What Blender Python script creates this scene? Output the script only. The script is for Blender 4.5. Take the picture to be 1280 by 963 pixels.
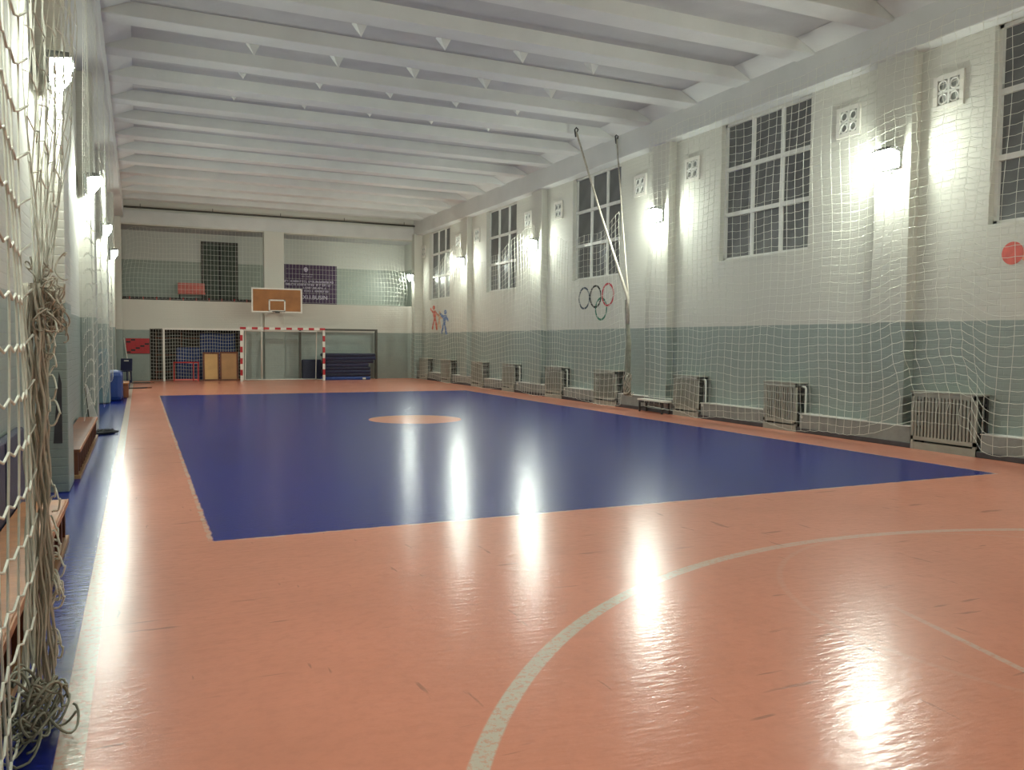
import bpy, bmesh, math, random
import numpy as np
from mathutils import Vector, Matrix

for o in list(bpy.data.objects): bpy.data.objects.remove(o)
scene = bpy.context.scene
COL = scene.collection

# ------------------------------------------------------------------ camera
F_PX = 1028.58
YAW, PITCH, ROLL = math.radians(24.370), math.radians(-2.9707), math.radians(0.4812)
fw = Vector((math.sin(YAW)*math.cos(PITCH), math.cos(YAW)*math.cos(PITCH), math.sin(PITCH)))
r0 = Vector((math.cos(YAW), -math.sin(YAW), 0)); u0 = r0.cross(fw)
rt = math.cos(ROLL)*r0 + math.sin(ROLL)*u0
up = -math.sin(ROLL)*r0 + math.cos(ROLL)*u0
cd = bpy.data.cameras.new('camera'); cam = bpy.data.objects.new('camera', cd); COL.objects.link(cam)
cd.sensor_fit = 'HORIZONTAL'; cd.sensor_width = 36.0; cd.lens = 36.0*F_PX/1280.0; cd.clip_start = 0.05; cd.clip_end = 200
M = Matrix((( rt.x, up.x, -fw.x, 0), (rt.y, up.y, -fw.y, 0), (rt.z, up.z, -fw.z, 1.55), (0, 0, 0, 1)))
cam.matrix_world = M
scene.camera = cam

# ------------------------------------------------------------------ world (night outside) and exposure
w = bpy.data.worlds.new('night'); scene.world = w; w.use_nodes = True
bg = w.node_tree.nodes['Background']; bg.inputs[0].default_value = (0.03, 0.04, 0.07, 1); bg.inputs[1].default_value = 0.3
vs = scene.view_settings
vs.view_transform = 'Standard'; vs.look = 'None'; vs.gamma = 1.0; vs.use_curve_mapping = False
vs.exposure = 0.0
LAMP_E = 362.0            # emission of every floodlight lens
LAMP_COL = (0.91, 1.0, 0.89, 1)

# ------------------------------------------------------------------ materials
def s2l(c):
    return tuple(((v/12.92) if v <= 0.04045 else ((v+0.055)/1.055)**2.4) for v in [x/255 for x in c])
MATS = {}
def mat(name, rgb, rough=0.6, var=0.12, scale=6.0, bump=0.0, bscale=40.0, metal=0.0, spec=0.5):
    """plain painted / woven / wooden surface: colour with a little noise and fine relief"""
    if name in MATS: return MATS[name]
    m = bpy.data.materials.new(name); m.use_nodes = True; nt = m.node_tree; N = nt.nodes; L = nt.links
    b = N['Principled BSDF']; c = s2l(rgb)
    tc = N.new('ShaderNodeTexCoord'); no = N.new('ShaderNodeTexNoise')
    no.inputs['Scale'].default_value = scale; no.inputs['Detail'].default_value = 5
    L.new(tc.outputs['Object'], no.inputs['Vector'])
    rp = N.new('ShaderNodeValToRGB')
    rp.color_ramp.elements[0].position = 0.3; rp.color_ramp.elements[1].position = 0.7
    rp.color_ramp.elements[0].color = (*[max(0, v*(1-var)) for v in c], 1)
    rp.color_ramp.elements[1].color = (*[min(1, v*(1+var)) for v in c], 1)
    L.new(no.outputs['Fac'], rp.inputs['Fac']); L.new(rp.outputs['Color'], b.inputs['Base Color'])
    b.inputs['Roughness'].default_value = rough; b.inputs['Metallic'].default_value = metal
    b.inputs['Specular IOR Level'].default_value = spec
    if bump:
        n2 = N.new('ShaderNodeTexNoise'); n2.inputs['Scale'].default_value = bscale; n2.inputs['Detail'].default_value = 4
        L.new(tc.outputs['Object'], n2.inputs['Vector'])
        bp = N.new('ShaderNodeBump'); bp.inputs['Strength'].default_value = bump; bp.inputs['Distance'].default_value = 0.02
        L.new(n2.outputs['Fac'], bp.inputs['Height']); L.new(bp.outputs['Normal'], b.inputs['Normal'])
    MATS[name] = m; return m

class G:
    """tiny node-graph helper for the floor and wall paints"""
    def __init__(s, name):
        s.m = bpy.data.materials.new(name); s.m.use_nodes = True; s.nt = s.m.node_tree
        s.N = s.nt.nodes; s.L = s.nt.links; s.b = s.N['Principled BSDF']
        s.tc = s.N.new('ShaderNodeTexCoord'); s.sep = s.N.new('ShaderNodeSeparateXYZ')
        s.L.new(s.tc.outputs['Object'], s.sep.inputs[0])
        s.X, s.Y, s.Z = s.sep.outputs
    def put(s, sock, v):
        if isinstance(v, (int, float)): sock.default_value = v
        elif isinstance(v, tuple): sock.default_value = v
        else: s.L.new(v, sock)
    def m2(s, op, a, b=0.0, c=None):
        n = s.N.new('ShaderNodeMath'); n.operation = op; s.put(n.inputs[0], a); s.put(n.inputs[1], b)
        if c is not None: s.put(n.inputs[2], c)
        return n.outputs[0]
    def step(s, v, edge, soft):          # 0 below edge, 1 above
        n = s.N.new('ShaderNodeMapRange'); n.interpolation_type = 'SMOOTHSTEP'
        s.put(n.inputs['Value'], v); n.inputs['From Min'].default_value = edge-soft; n.inputs['From Max'].default_value = edge+soft
        return n.outputs['Result']
    def band(s, v, a, b, soft): return s.m2('MULTIPLY', s.step(v, a, soft), s.m2('SUBTRACT', 1.0, s.step(v, b, soft)))
    def noise(s, scale, detail=4, vec=None, stretch=None, rough=0.55):
        n = s.N.new('ShaderNodeTexNoise'); n.inputs['Scale'].default_value = scale; n.inputs['Detail'].default_value = detail
        n.inputs['Roughness'].default_value = rough
        v = s.tc.outputs['Object']
        if stretch:
            mp = s.N.new('ShaderNodeMapping'); mp.inputs['Scale'].default_value = stretch[:3]
            if len(stretch) > 3: mp.inputs['Rotation'].default_value = (0, 0, stretch[3])
            s.L.new(v, mp.inputs[0]); v = mp.outputs[0]
        s.L.new(v, n.inputs['Vector']); return n.outputs['Fac']
    def mix(s, f, a, b, mode='MIX'):
        n = s.N.new('ShaderNodeMix'); n.data_type = 'RGBA'; n.blend_type = mode
        s.put(n.inputs[0], f)
        for i, v in ((6, a), (7, b)):
            if isinstance(v, tuple): n.inputs[i].default_value = (*v[:3], 1)
            else: s.L.new(v, n.inputs[i])
        return n.outputs[2]
    def bump(s, h, strength, dist):
        n = s.N.new('ShaderNodeBump'); n.inputs['Strength'].default_value = strength; n.inputs['Distance'].default_value = dist
        s.L.new(h, n.inputs['Height']); s.L.new(n.outputs['Normal'], s.b.inputs['Normal'])

ORANGE, BLUE, WHITE_P = s2l((211, 137, 113)), s2l((22, 36, 122)), s2l((200, 190, 174))
def floor_material():
    g = G('painted_floor')
    wob = g.m2('MULTIPLY', g.m2('SUBTRACT', g.noise(9, 5), 0.5), 0.05)
    X = g.m2('ADD', g.X, wob); Y = g.m2('ADD', g.Y, wob)
    big = g.noise(0.9, 6, rough=0.68); fine = g.noise(14, 5)
    o = g.mix(g.m2('MULTIPLY', big, 0.9), tuple(v*1.22 for v in ORANGE), tuple(v*f for v, f in zip(ORANGE, (0.80, 0.84, 0.82))))
    o = g.mix(g.m2('MULTIPLY', g.step(fine, 0.56, 0.12), 0.16), o, tuple(v*0.72 for v in ORANGE))
    bl = g.mix(g.m2('MULTIPLY', big, 0.9), tuple(v*1.2 for v in BLUE), tuple(v*0.8 for v in BLUE))
    # volleyball court, plus the centre disc left orange
    court = g.m2('MULTIPLY', g.band(X, 0.50, 9.50, 0.012), g.band(Y, 6.65, 24.60, 0.012))
    dx = g.m2('SUBTRACT', g.X, 5.0); dy = g.m2('SUBTRACT', g.Y, 15.70)
    rr = g.m2('SQRT', g.m2('ADD', g.m2('MULTIPLY', dx, dx), g.m2('MULTIPLY', dy, dy)))
    court = g.m2('MULTIPLY', court, g.step(rr, 0.92, 0.02))
    edge = g.m2('MULTIPLY', g.band(X, 0.465, 9.535, 0.006), g.band(Y, 6.62, 24.63, 0.006))
    outb = g.m2('MULTIPLY', edge, g.m2('SUBTRACT', 1.0, g.m2('MULTIPLY', g.band(X, 0.50, 9.50, 0.006), g.band(Y, 6.65, 24.60, 0.006))))
    side = g.m2('SUBTRACT', 1.0, g.step(g.X, -0.305, 0.004))
    col = g.mix(g.m2('MAXIMUM', court, side), o, bl)
    worn = g.step(g.noise(7, 6), 0.48, 0.12)
    col = g.mix(g.m2('MULTIPLY', outb, g.m2('MULTIPLY', worn, 0.55)), col, WHITE_P)
    # white lines: side line, throw circle round the near basket, two faint old lines
    chips = g.step(g.noise(30, 6, rough=0.75), 0.46, 0.06)
    line = g.band(g.X, -0.305, -0.205, 0.004)
    ax = g.m2('SUBTRACT', g.X, 5.0); ay = g.m2('SUBTRACT', g.Y, 0.29)
    ar = g.m2('SQRT', g.m2('ADD', g.m2('MULTIPLY', ax, ax), g.m2('MULTIPLY', ay, ay)))
    arc = g.band(ar, 4.54, 4.625, 0.006)
    fade = g.m2('SUBTRACT', 1.0, g.m2('MULTIPLY', g.step(g.X, 3.6, 1.2), 0.5))
    arc = g.m2('MULTIPLY', arc, fade)
    bx_ = g.m2('SUBTRACT', g.X, 5.25); by_ = g.m2('SUBTRACT', g.Y, 3.05)
    br = g.m2('SQRT', g.m2('ADD', g.m2('MULTIPLY', bx_, bx_), g.m2('MULTIPLY', by_, by_)))
    arc2 = g.m2('MULTIPLY', g.band(br, 1.77, 1.81, 0.012), 0.10)
    sl = g.m2('ADD', g.m2('SUBTRACT', g.X, 3.26), g.m2('MULTIPLY', g.Y, -0.232))
    ln2 = g.m2('MULTIPLY', g.band(sl, -0.022, 0.022, 0.006), g.m2('MULTIPLY', g.m2('SUBTRACT', 1.0, g.step(g.Y, 3.2, 0.4)), 0.55))
    paint = g.m2('MAXIMUM', g.m2('MAXIMUM', line, arc), g.m2('MAXIMUM', arc2, ln2))
    col = g.mix(g.m2('MULTIPLY', paint, g.m2('ADD', g.m2('MULTIPLY', chips, 0.55), 0.4)), col, WHITE_P)
    # dark scuffs left by shoes
    sc = g.noise(2.6, 3, stretch=(0.55, 4.5, 1, 0.9)); sc2 = g.noise(3.1, 3, stretch=(4.0, 0.6, 1, 0.3))
    scuff = g.m2('MAXIMUM', g.step(sc, 0.695, 0.03), g.step(sc2, 0.71, 0.03))
    col = g.mix(g.m2('MULTIPLY', scuff, 0.4), col, (0.10, 0.075, 0.06))
    g.L.new(col, g.b.inputs['Base Color'])
    g.put(g.b.inputs['Roughness'], 0.225); g.b.inputs['Specular IOR Level'].default_value = 0.25
    ripple = g.noise(9.0, 3, stretch=(0.8, 2.6, 1, 0.42))
    g.bump(ripple, 0.22, 0.012)
    return g.m

WALL_W, DADO = s2l((208, 206, 195)), s2l((148, 158, 150))
def wall_material(name, dado_z, axis, upper=WALL_W, lower=DADO, brick=True):
    """whitewashed brick above, oil-painted dado below; the joints are only fine relief under the paint"""
    g = G(name)
    h = g.m2('ADD', g.Z, g.m2('MULTIPLY', g.m2('SUBTRACT', g.noise(3, 4), 0.5), 0.02))
    f = g.step(h, dado_z, 0.008)
    big = g.noise(0.8, 5); mid = g.noise(5, 5)
    wcol = g.mix(big, tuple(v*1.05 for v in upper), tuple(v*0.92 for v in upper))
    dcol = g.mix(big, tuple(v*1.12 for v in lower), tuple(v*0.86 for v in lower))
    dcol = g.mix(g.m2('MULTIPLY', g.step(mid, 0.60, 0.1), 0.25), dcol, tuple(v*0.75 for v in lower))
    g.L.new(g.mix(f, dcol, wcol), g.b.inputs['Base Color'])
    g.put(g.b.inputs['Roughness'], g.m2('ADD', g.m2('MULTIPLY', f, 0.35), 0.42))
    if brick:
        cb = g.N.new('ShaderNodeCombineXYZ')
        g.L.new(g.Y if axis == 'y' else g.X, cb.inputs[0]); g.L.new(g.Z, cb.inputs[1])
        bt = g.N.new('ShaderNodeTexBrick'); g.L.new(cb.outputs[0], bt.inputs['Vector'])
        bt.inputs['Scale'].default_value = 1.0; bt.inputs['Brick Width'].default_value = 0.26; bt.inputs['Row Height'].default_value = 0.088
        bt.inputs['Mortar Size'].default_value = 0.008; bt.inputs['Mortar Smooth'].default_value = 0.6
        bt.inputs['Color1'].default_value = (1, 1, 1, 1); bt.inputs['Color2'].default_value = (0.85, 0.85, 0.85, 1); bt.inputs['Mortar'].default_value = (0, 0, 0, 1)
        hh = g.m2('ADD', bt.outputs['Color'], g.m2('MULTIPLY', g.noise(16, 4), 0.6))
        g.bump(hh, 0.4, 0.012)
    else:
        g.bump(g.noise(12, 5), 0.25, 0.01)
    return g.m

M_FLOOR = floor_material()
M_WALL_Y = wall_material('wall_paint_long', 1.91, 'y')
M_WALL_X = wall_material('wall_paint_end', 1.90, 'x')
M_PIL = wall_material('pilaster_paint', 1.91, 'y')
M_GALL = wall_material('gallery_paint', 4.66, 'x', upper=s2l((205, 205, 196)), lower=s2l((158, 165, 153)), brick=False)
M_CEIL = mat('ceiling_whitewash', (188, 187, 186), 0.9, 0.06, 1.5, 0.25, 14)
M_RIB = mat('rib_whitewash', (210, 210, 206), 0.9, 0.05, 1.5, 0.25, 14)
M_PLINTH = mat('plinth_paint', (140, 143, 138), 0.55, 0.16, 4, 0.3, 20)
M_BASE = mat('skirting_dark', (66, 63, 66), 0.6, 0.2, 6)
M_FRAME = mat('white_window_paint', (218, 217, 210), 0.5, 0.06, 6)
M_PANE = mat('dusty_night_glass', (102, 103, 102), 0.28, 0.25, 1.6)
M_CORD = mat('net_cord_white', (222, 221, 208), 0.8, 0.08, 20)
M_CORD_D = mat('net_cord_dusty', (186, 178, 163), 0.85, 0.2, 12)
M_CORD_G = mat('net_cord_grey', (150, 150, 135), 0.85, 0.2, 12)
M_COVER = mat('radiator_cover_paint', (156, 156, 144), 0.55, 0.12, 6)
M_IRON = mat('dark_iron', (52, 51, 50), 0.5, 0.2, 8)
M_RADI = mat('radiator_iron', (104, 104, 98), 0.5, 0.15, 8)
M_PIPE = mat('white_pipe', (208, 208, 198), 0.4, 0.06, 8)
M_WOOD = mat('varnished_wood', (176, 112, 60), 0.42, 0.22, 5, 0.1, 30)
M_WOOD_D = mat('dark_varnish', (104, 58, 34), 0.45, 0.25, 5, 0.1, 30)
M_BOARD = mat('backboard_wood', (152, 100, 52), 0.5, 0.16, 3)
M_PLY = mat('plywood', (206, 164, 106), 0.55, 0.12, 3)
M_PLY2 = mat('plywood_dark', (172, 130, 86), 0.55, 0.12, 3)
M_WPAINT = mat('white_enamel', (222, 218, 208), 0.4, 0.05, 8)
M_RPAINT = mat('red_enamel', (176, 34, 42), 0.4, 0.08, 8)
M_GPAINT = mat('grey_enamel', (78, 76, 68), 0.5, 0.1, 8)
M_NAVY = mat('navy_vinyl', (31, 34, 68), 0.5, 0.15, 4, 0.2, 20)
M_NAVY2 = mat('deep_navy_vinyl', (25, 27, 55), 0.5, 0.15, 4, 0.2, 20)
M_BVINYL = mat('blue_vinyl', (36, 64, 130), 0.45, 0.15, 4, 0.2, 20)
M_STORE = mat('shaded_blue_vinyl', (34, 56, 108), 0.6, 0.2, 4, 0.2, 20)  # blue vinyl with the dark of the store put into its colour
M_RVINYL = mat('red_vinyl', (168, 40, 38), 0.5, 0.15, 4)
M_REDF = mat('faded_red', (214, 116, 104), 0.6, 0.12, 4)
M_DOOR = mat('dark_green_door', (62, 72, 60), 0.5, 0.15, 5)
M_PURPLE = mat('purple_banner', (66, 40, 74), 0.6, 0.12, 3)
M_LILAC = mat('banner_print', (232, 220, 240), 0.6, 0.05, 8)
M_TEAL = mat('teal_paint', (118, 146, 152), 0.5, 0.1, 4)
M_HOUSE = mat('lamp_housing', (88, 88, 86), 0.4, 0.1, 10)
M_BLACK = mat('black_rubber', (34, 33, 34), 0.6, 0.2, 8)
M_BROWN = mat('brown_board', (122, 70, 42), 0.55, 0.2, 5)
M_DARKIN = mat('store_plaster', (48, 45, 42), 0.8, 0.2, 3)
lm = bpy.data.materials.new('lamp_lens'); lm.use_nodes = True
lb = lm.node_tree.nodes['Principled BSDF']; lb.inputs['Base Color'].default_value = (0.9, 0.9, 0.9, 1)
lb.inputs['Emission Color'].default_value = LAMP_COL; lb.inputs['Emission Strength'].default_value = LAMP_E
M_LENS = lm
M_LENS3 = lm.copy(); M_LENS3.name = 'lamp_lens_corner'; M_LENS3.node_tree.nodes['Principled BSDF'].inputs['Emission Strength'].default_value = LAMP_E*0.45
M_LENS2 = lm.copy(); M_LENS2.name = 'lamp_lens_left'; M_LENS2.node_tree.nodes['Principled BSDF'].inputs['Emission Strength'].default_value = LAMP_E*0.95

# ------------------------------------------------------------------ mesh helpers
class MB:
    def __init__(s): s.v = []; s.f = []
    def add(s, vs_, fs):
        k = len(s.v); s.v += [tuple(p) for p in vs_]; s.f += [tuple(i+k for i in f) for f in fs]; return s
    def box(s, a, b):
        x0, y0, z0 = a; x1, y1, z1 = b
        x0, x1 = min(x0, x1), max(x0, x1); y0, y1 = min(y0, y1), max(y0, y1); z0, z1 = min(z0, z1), max(z0, z1)
        return s.add([(x0,y0,z0),(x1,y0,z0),(x1,y1,z0),(x0,y1,z0),(x0,y0,z1),(x1,y0,z1),(x1,y1,z1),(x0,y1,z1)],
                     [(3,2,1,0),(4,5,6,7),(0,1,5,4),(1,2,6,5),(2,3,7,6),(3,0,4,7)])
    def bar(s, p, q, wx, wy, ref=(0, 0, 1)):
        """rectangular bar from p to q"""
        p, q = Vector(p), Vector(q); d = (q-p).normalized(); r = Vector(ref)
        if abs(d.dot(r)) > 0.95: r = Vector((1, 0, 0))
        a = d.cross(r).normalized()*wx/2; b = d.cross(a).normalized()*wy/2
        c = [p-a-b, p+a-b, p+a+b, p-a+b, q-a-b, q+a-b, q+a+b, q-a+b]
        return s.add(c, [(3,2,1,0),(4,5,6,7),(0,1,5,4),(1,2,6,5),(2,3,7,6),(3,0,4,7)])
    def tube(s, pts, r, n=8, closed=False):
        P = [Vector(p) for p in pts]; m = len(P); vv = []; last = None
        for i in range(m):
            if closed: d = P[(i+1) % m]-P[i-1]
            else: d = P[min(i+1, m-1)]-P[max(i-1, 0)]
            if d.length < 1e-9: d = Vector((0, 0, 1))
            d.normalize()
            if last is None:
                a = d.cross(Vector((0, 0, 1)) if abs(d.z) < 0.9 else Vector((1, 0, 0))).normalized()
            else:
                a = last - d*last.dot(d)
                a = a.normalized() if a.length > 1e-6 else d.orthogonal().normalized()
            last = a; b = d.cross(a); rr = r[i] if isinstance(r, (list, tuple)) else r
            vv += [P[i]+(a*math.cos(t)+b*math.sin(t))*rr for t in [2*math.pi*k/n for k in range(n)]]
        ff = []
        for i in range(m if closed else m-1):
            j = (i+1) % m
            for k in range(n): ff.append((i*n+k, i*n+(k+1) % n, j*n+(k+1) % n, j*n+k))
        if not closed:
            ff.append(tuple(range(n-1, -1, -1))); ff.append(tuple((m-1)*n+k for k in range(n)))
        return s.add(vv, ff)
    def prism(s, poly, axis, a, b):
        """extrude a 2-D polygon along an axis; poly in the other two axes (cyclic order)"""
        def P(u, v, t): return {'x': (t, u, v), 'y': (u, t, v), 'z': (u, v, t)}[axis]
        n = len(poly); vv = [P(u, v, a) for u, v in poly]+[P(u, v, b) for u, v in poly]
        ff = [tuple(range(n)), tuple(range(2*n-1, n-1, -1))]+[(i, (i+1) % n, n+(i+1) % n, n+i) for i in range(n)]
        return s.add(vv, ff)
    def mesh(s, name):
        me = bpy.data.meshes.new(name); me.from_pydata(s.v, [], s.f)
        b = bmesh.new(); b.from_mesh(me); bmesh.ops.recalc_face_normals(b, faces=b.faces); b.to_mesh(me); b.free()
        return me
def obj(name, mb, m, parent=None, smooth=False, bevel=0.0):
    me = mb.mesh(name) if isinstance(mb, MB) else mb
    if m is not None and not len(me.materials): me.materials.append(m)
    if smooth:
        for p in me.polygons: p.use_smooth = True
    o = bpy.data.objects.new(name, me); COL.objects.link(o)
    if parent is not None: o.parent = parent
    if bevel:
        md = o.modifiers.new('bevel', 'BEVEL'); md.width = bevel; md.segments = 2; md.limit_method = 'ANGLE'
    return o
def tag(o, label, cat, group=None):
    o['label'] = label; o['category'] = cat
    if group: o['group'] = group
    return o
def thing(name, label, cat, loc=(0, 0, 0), rotz=0.0, group=None):
    o = bpy.data.objects.new(name, None); COL.objects.link(o); o.location = loc; o.rotation_euler = (0, 0, rotz)
    o.empty_display_size = 0.2
    return tag(o, label, cat, group)
def stuff(o):
    o['kind'] = 'stuff'; return o
def struct(o):
    o['kind'] = 'structure'; return o
def copy_tree(o, parent=None):
    c = o.copy(); COL.objects.link(c); c.parent = parent
    for ch in list(o.children): copy_tree(ch, c)
    return c

def cords(segs, r, name):
    """many thin three-sided cords at once: segs is an (n,2,3) array"""
    S = np.asarray(segs, float); d = S[:, 1]-S[:, 0]; L = np.linalg.norm(d, axis=1, keepdims=True); d = d/np.maximum(L, 1e-9)
    ref = np.where(np.abs(d[:, 2:3]) > 0.9, np.array([[1.0, 0, 0]]), np.array([[0, 0, 1.0]]))
    a = np.cross(d, ref); a /= np.linalg.norm(a, axis=1, keepdims=True); b = np.cross(d, a)
    n = len(S); V = np.zeros((n, 6, 3))
    for k in range(3):
        t = 2*math.pi*k/3+0.5; off = (a*math.cos(t)+b*math.sin(t))*r
        V[:, k] = S[:, 0]-d*r*0.3+off; V[:, 3+k] = S[:, 1]+d*r*0.3+off
    base = np.arange(n)[:, None]*6
    Fq = np.concatenate([base+np.array([[k, (k+1) % 3, 3+(k+1) % 3, 3+k]]) for k in range(3)], axis=0)
    me = bpy.data.meshes.new(name); me.vertices.add(n*6); me.vertices.foreach_set('co', V.reshape(-1))
    nf = len(Fq); me.loops.add(nf*4); me.polygons.add(nf)
    me.loops.foreach_set('vertex_index', Fq.reshape(-1).astype(np.int32))
    me.polygons.foreach_set('loop_start', np.arange(0, nf*4, 4, dtype=np.int32))
    me.polygons.foreach_set('loop_total', np.full(nf, 4, dtype=np.int32))
    me.update(calc_edges=True); me.validate(); return me
def grid_segs(P, sag=0.0):
    """P[u][v] node positions; horizontals droop by sag between the knots"""
    P = np.asarray(P, float); s = []
    a, b = P[:, :-1].reshape(-1, 3), P[:, 1:].reshape(-1, 3); s.append(np.stack([a, b], 1))
    a, b = P[:-1].reshape(-1, 3), P[1:].reshape(-1, 3)
    if sag:
        m = (a+b)/2; m[:, 2] -= sag; s.append(np.stack([a, m], 1)); s.append(np.stack([m, b], 1))
    else: s.append(np.stack([a, b], 1))
    return np.concatenate(s)
rng = random.Random(7); nrng = np.random.default_rng(7)

# ------------------------------------------------------------------ the hall
Y0, Y1 = -2.3, 33.5            # end walls
XL, XR = -0.90, 10.85          # recessed wall panels
PL, PR = -0.66, 10.66          # pilaster faces
ZC, ZR = 6.72, 6.50            # slab, rib underside
BEAM_Z = 5.98
struct(obj('floor', MB().box((-1.3, -2.6, -0.2), (11.3, 36.2, 0.0)), M_FLOOR))

WIN = [31.02, 24.93, 18.78, 12.49, 6.62, 0.5]      # window centres along the right wall
WW, WZ0, WZ1 = 2.45, 3.25, 6.0
wm = MB(); wm.box((XR, Y0-0.3, -0.1), (11.25, Y1+0.2, WZ0)); wm.box((XR, Y0-0.3, WZ1), (11.25, Y1+0.2, 7.0))
ys = sorted([(c-WW/2, c+WW/2) for c in WIN]); prev = Y0-0.3
for a, b in ys:
    wm.box((XR, prev, WZ0), (11.25, a, WZ1)); prev = b
wm.box((XR, prev, WZ0), (11.25, Y1+0.2, WZ1))
wall_r = struct(obj('wall_right', wm, M_WALL_Y))
wall_l = struct(obj('wall_left', MB().box((-1.3, Y0-0.3, -0.1), (XL, Y1+0.2, 7.0)), M_WALL_Y))
PIL_R = [(27.5, 28.13), (21.56, 22.24), (15.26, 15.93), (9.0, 9.67), (2.75, 3.4)]
PIL_L = [(27.9, 28.55), (21.9, 22.55), (15.6, 16.25), (9.35, 10.0), (3.0, 3.65)]
for a, b in PIL_R: obj('pilaster', MB().box((PR, a, 0), (XR+0.01, b, BEAM_Z+0.05)), M_PIL, wall_r, bevel=0.012)
for a, b in PIL_L: obj('pilaster', MB().box((XL-0.01, a, 0), (PL, b, BEAM_Z+0.05)), M_PIL, wall_l, bevel=0.012)
obj('torn_slot', MB().prism([(-0.795, 0.50), (-0.715, 0.50), (-0.712, 1.10), (-0.735, 1.22), (-0.76, 0.95)], 'y', 9.343, 9.36), M_BASE, wall_l)
obj('corner_pilaster', MB().box((10.50, 33.15, 0), (XR+0.01, Y1+0.01, BEAM_Z+0.05)), M_PIL, wall_r, bevel=0.012)
obj('corner_pilaster', MB().box((XL-0.01, 33.15, 0), (-0.55, Y1+0.01, BEAM_Z+0.05)), M_PIL, wall_l, bevel=0.012)
obj('edge_beam', MB().prism([(10.56, BEAM_Z), (XR+0.02, BEAM_Z), (XR+0.02, 6.9), (10.56, 6.9)], 'y', Y0, Y1), M_RIB, wall_r, bevel=0.015)
obj('edge_beam', MB().prism([(XL-0.02, BEAM_Z), (-0.46, BEAM_Z), (-0.46, 6.9), (XL-0.02, 6.9)], 'y', Y0, Y1), M_RIB, wall_l, bevel=0.015)

# near end wall (behind the camera)
struct(obj('wall_near', MB().box((-1.3, Y0-0.3, -0.1), (11.3, Y0, 7.0)), M_WALL_X))

# far end wall with the gallery openings and the low store opening
NX0, NX1, NZ = 0.36, 3.62, 1.95
fm = MB()
fm.box((-1.3, Y1, -0.1), (NX0, Y1+0.28, 3.02)); fm.box((NX1, Y1, -0.1), (11.3, Y1+0.28, 3.02)); fm.box((NX0, Y1, NZ), (NX1, Y1+0.28, 3.02))
fm.box((-1.3, Y1, 5.76), (11.3, Y1+0.28, 7.0))
wall_f = struct(obj('wall_far', fm, M_WALL_X))
obj('pillar', MB().box((4.48, Y1-0.10, 0), (5.24, Y1+0.30, 5.80)), M_WALL_X, wall_f, bevel=0.015)
obj('lintel', MB().box((XL, Y1-0.06, 5.80), (XR, Y1+0.01, 6.28)), M_RIB, wall_f, bevel=0.01)
struct(obj('wall_gallery', MB().box((-1.3, 35.55, 2.8), (11.3, 35.8, 6.2)), M_GALL))
struct(obj('floor_gallery', MB().box((-1.3, Y1+0.28, 2.80), (11.3, 35.55, 2.96)), M_PLINTH))
struct(obj('ceiling_gallery', MB().box((-1.3, Y1+0.28, 5.80), (11.3, 35.55, 5.95)), M_CEIL))
struct(obj('wall_gallery_left', MB().box((-1.3, Y1+0.2, 2.8), (-0.85, 35.6, 6.2)), M_GALL))
struct(obj('wall_gallery_right', MB().box((10.8, Y1+0.2, 2.8), (11.3, 35.6, 6.2)), M_GALL))
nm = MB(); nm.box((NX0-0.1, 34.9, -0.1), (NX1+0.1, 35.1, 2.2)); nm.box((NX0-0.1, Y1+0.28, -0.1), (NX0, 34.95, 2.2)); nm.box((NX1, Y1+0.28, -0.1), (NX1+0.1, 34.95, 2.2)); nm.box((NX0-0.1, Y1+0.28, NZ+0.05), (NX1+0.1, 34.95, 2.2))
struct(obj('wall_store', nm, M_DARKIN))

# ceiling slab, ribs, rib tabs
ceil = struct(obj('ceiling', MB().box((-1.3, Y0-0.3, ZC), (11.3, 36.2, 7.0)), M_CEIL))
RIBP, RIBW = 1.63, 0.42
rib_me = MB().prism([(-RIBW/2, ZR), (RIBW/2, ZR), (RIBW/2+0.03, ZC+0.02), (-RIBW/2-0.02, ZC+0.02)], 'x', -0.5, 10.6).mesh('rib'); rib_me.materials.append(M_RIB)
haunch = MB()
for xa, xb in ((10.58, 10.15), (-0.5, -0.05)):
    haunch.add([(xa, -0.58, ZC-0.01), (xa, 0.58, ZC-0.01), (xb, -0.58, ZC-0.01), (xb, 0.58, ZC-0.01), (xa, -0.58, 6.52), (xa, 0.58, 6.52)],
               [(0, 1, 3, 2), (0, 4, 5, 1), (4, 2, 3, 5), (0, 2, 4), (1, 5, 3)])
haunch_me = haunch.mesh('end_haunch'); haunch_me.materials.append(M_RIB)
k = -9; ribs = []
while True:
    yc = 12.98+RIBP*k-RIBW/2; k += 1
    if yc > 33.2: break
    if yc < Y0+0.3: continue
    o = obj('rib', rib_me, None, ceil, bevel=0.012); o.location.y = yc; ribs.append(yc)
    if yc+RIBP < 33.2:
        h = obj('end_haunch', haunch_me, None, ceil); h.location.y = yc+RIBP/2
tab = MB().add([(-0.09, 0.0, 0.05), (0.09, 0.0, 0.05), (0.09, 0.18, 0.05), (-0.09, 0.18, 0.05), (0, 0.05, -0.12)],
               [(0, 1, 2, 3), (0, 4, 1), (1, 4, 2), (2, 4, 3), (3, 4, 0)])
tab_me = tab.mesh('tab'); tab_me.materials.append(M_RIB)
for row in (0, 1, 2, 3):
    for x in (1.83, 3.25, 4.65, 6.06, 7.45):
        if row == 0 and x < 2: continue
        t = obj('rib_tab', tab_me, None, ceil); t.location = (x, 12.98+RIBP*row+0.0, ZR+0.0); t.scale = (1.25, 1.25, 1.4)
        if row == 3: t.scale = (0.6, 0.6, 0.6)
        if row == 2: t.scale = (0.8, 0.8, 0.8)

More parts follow.
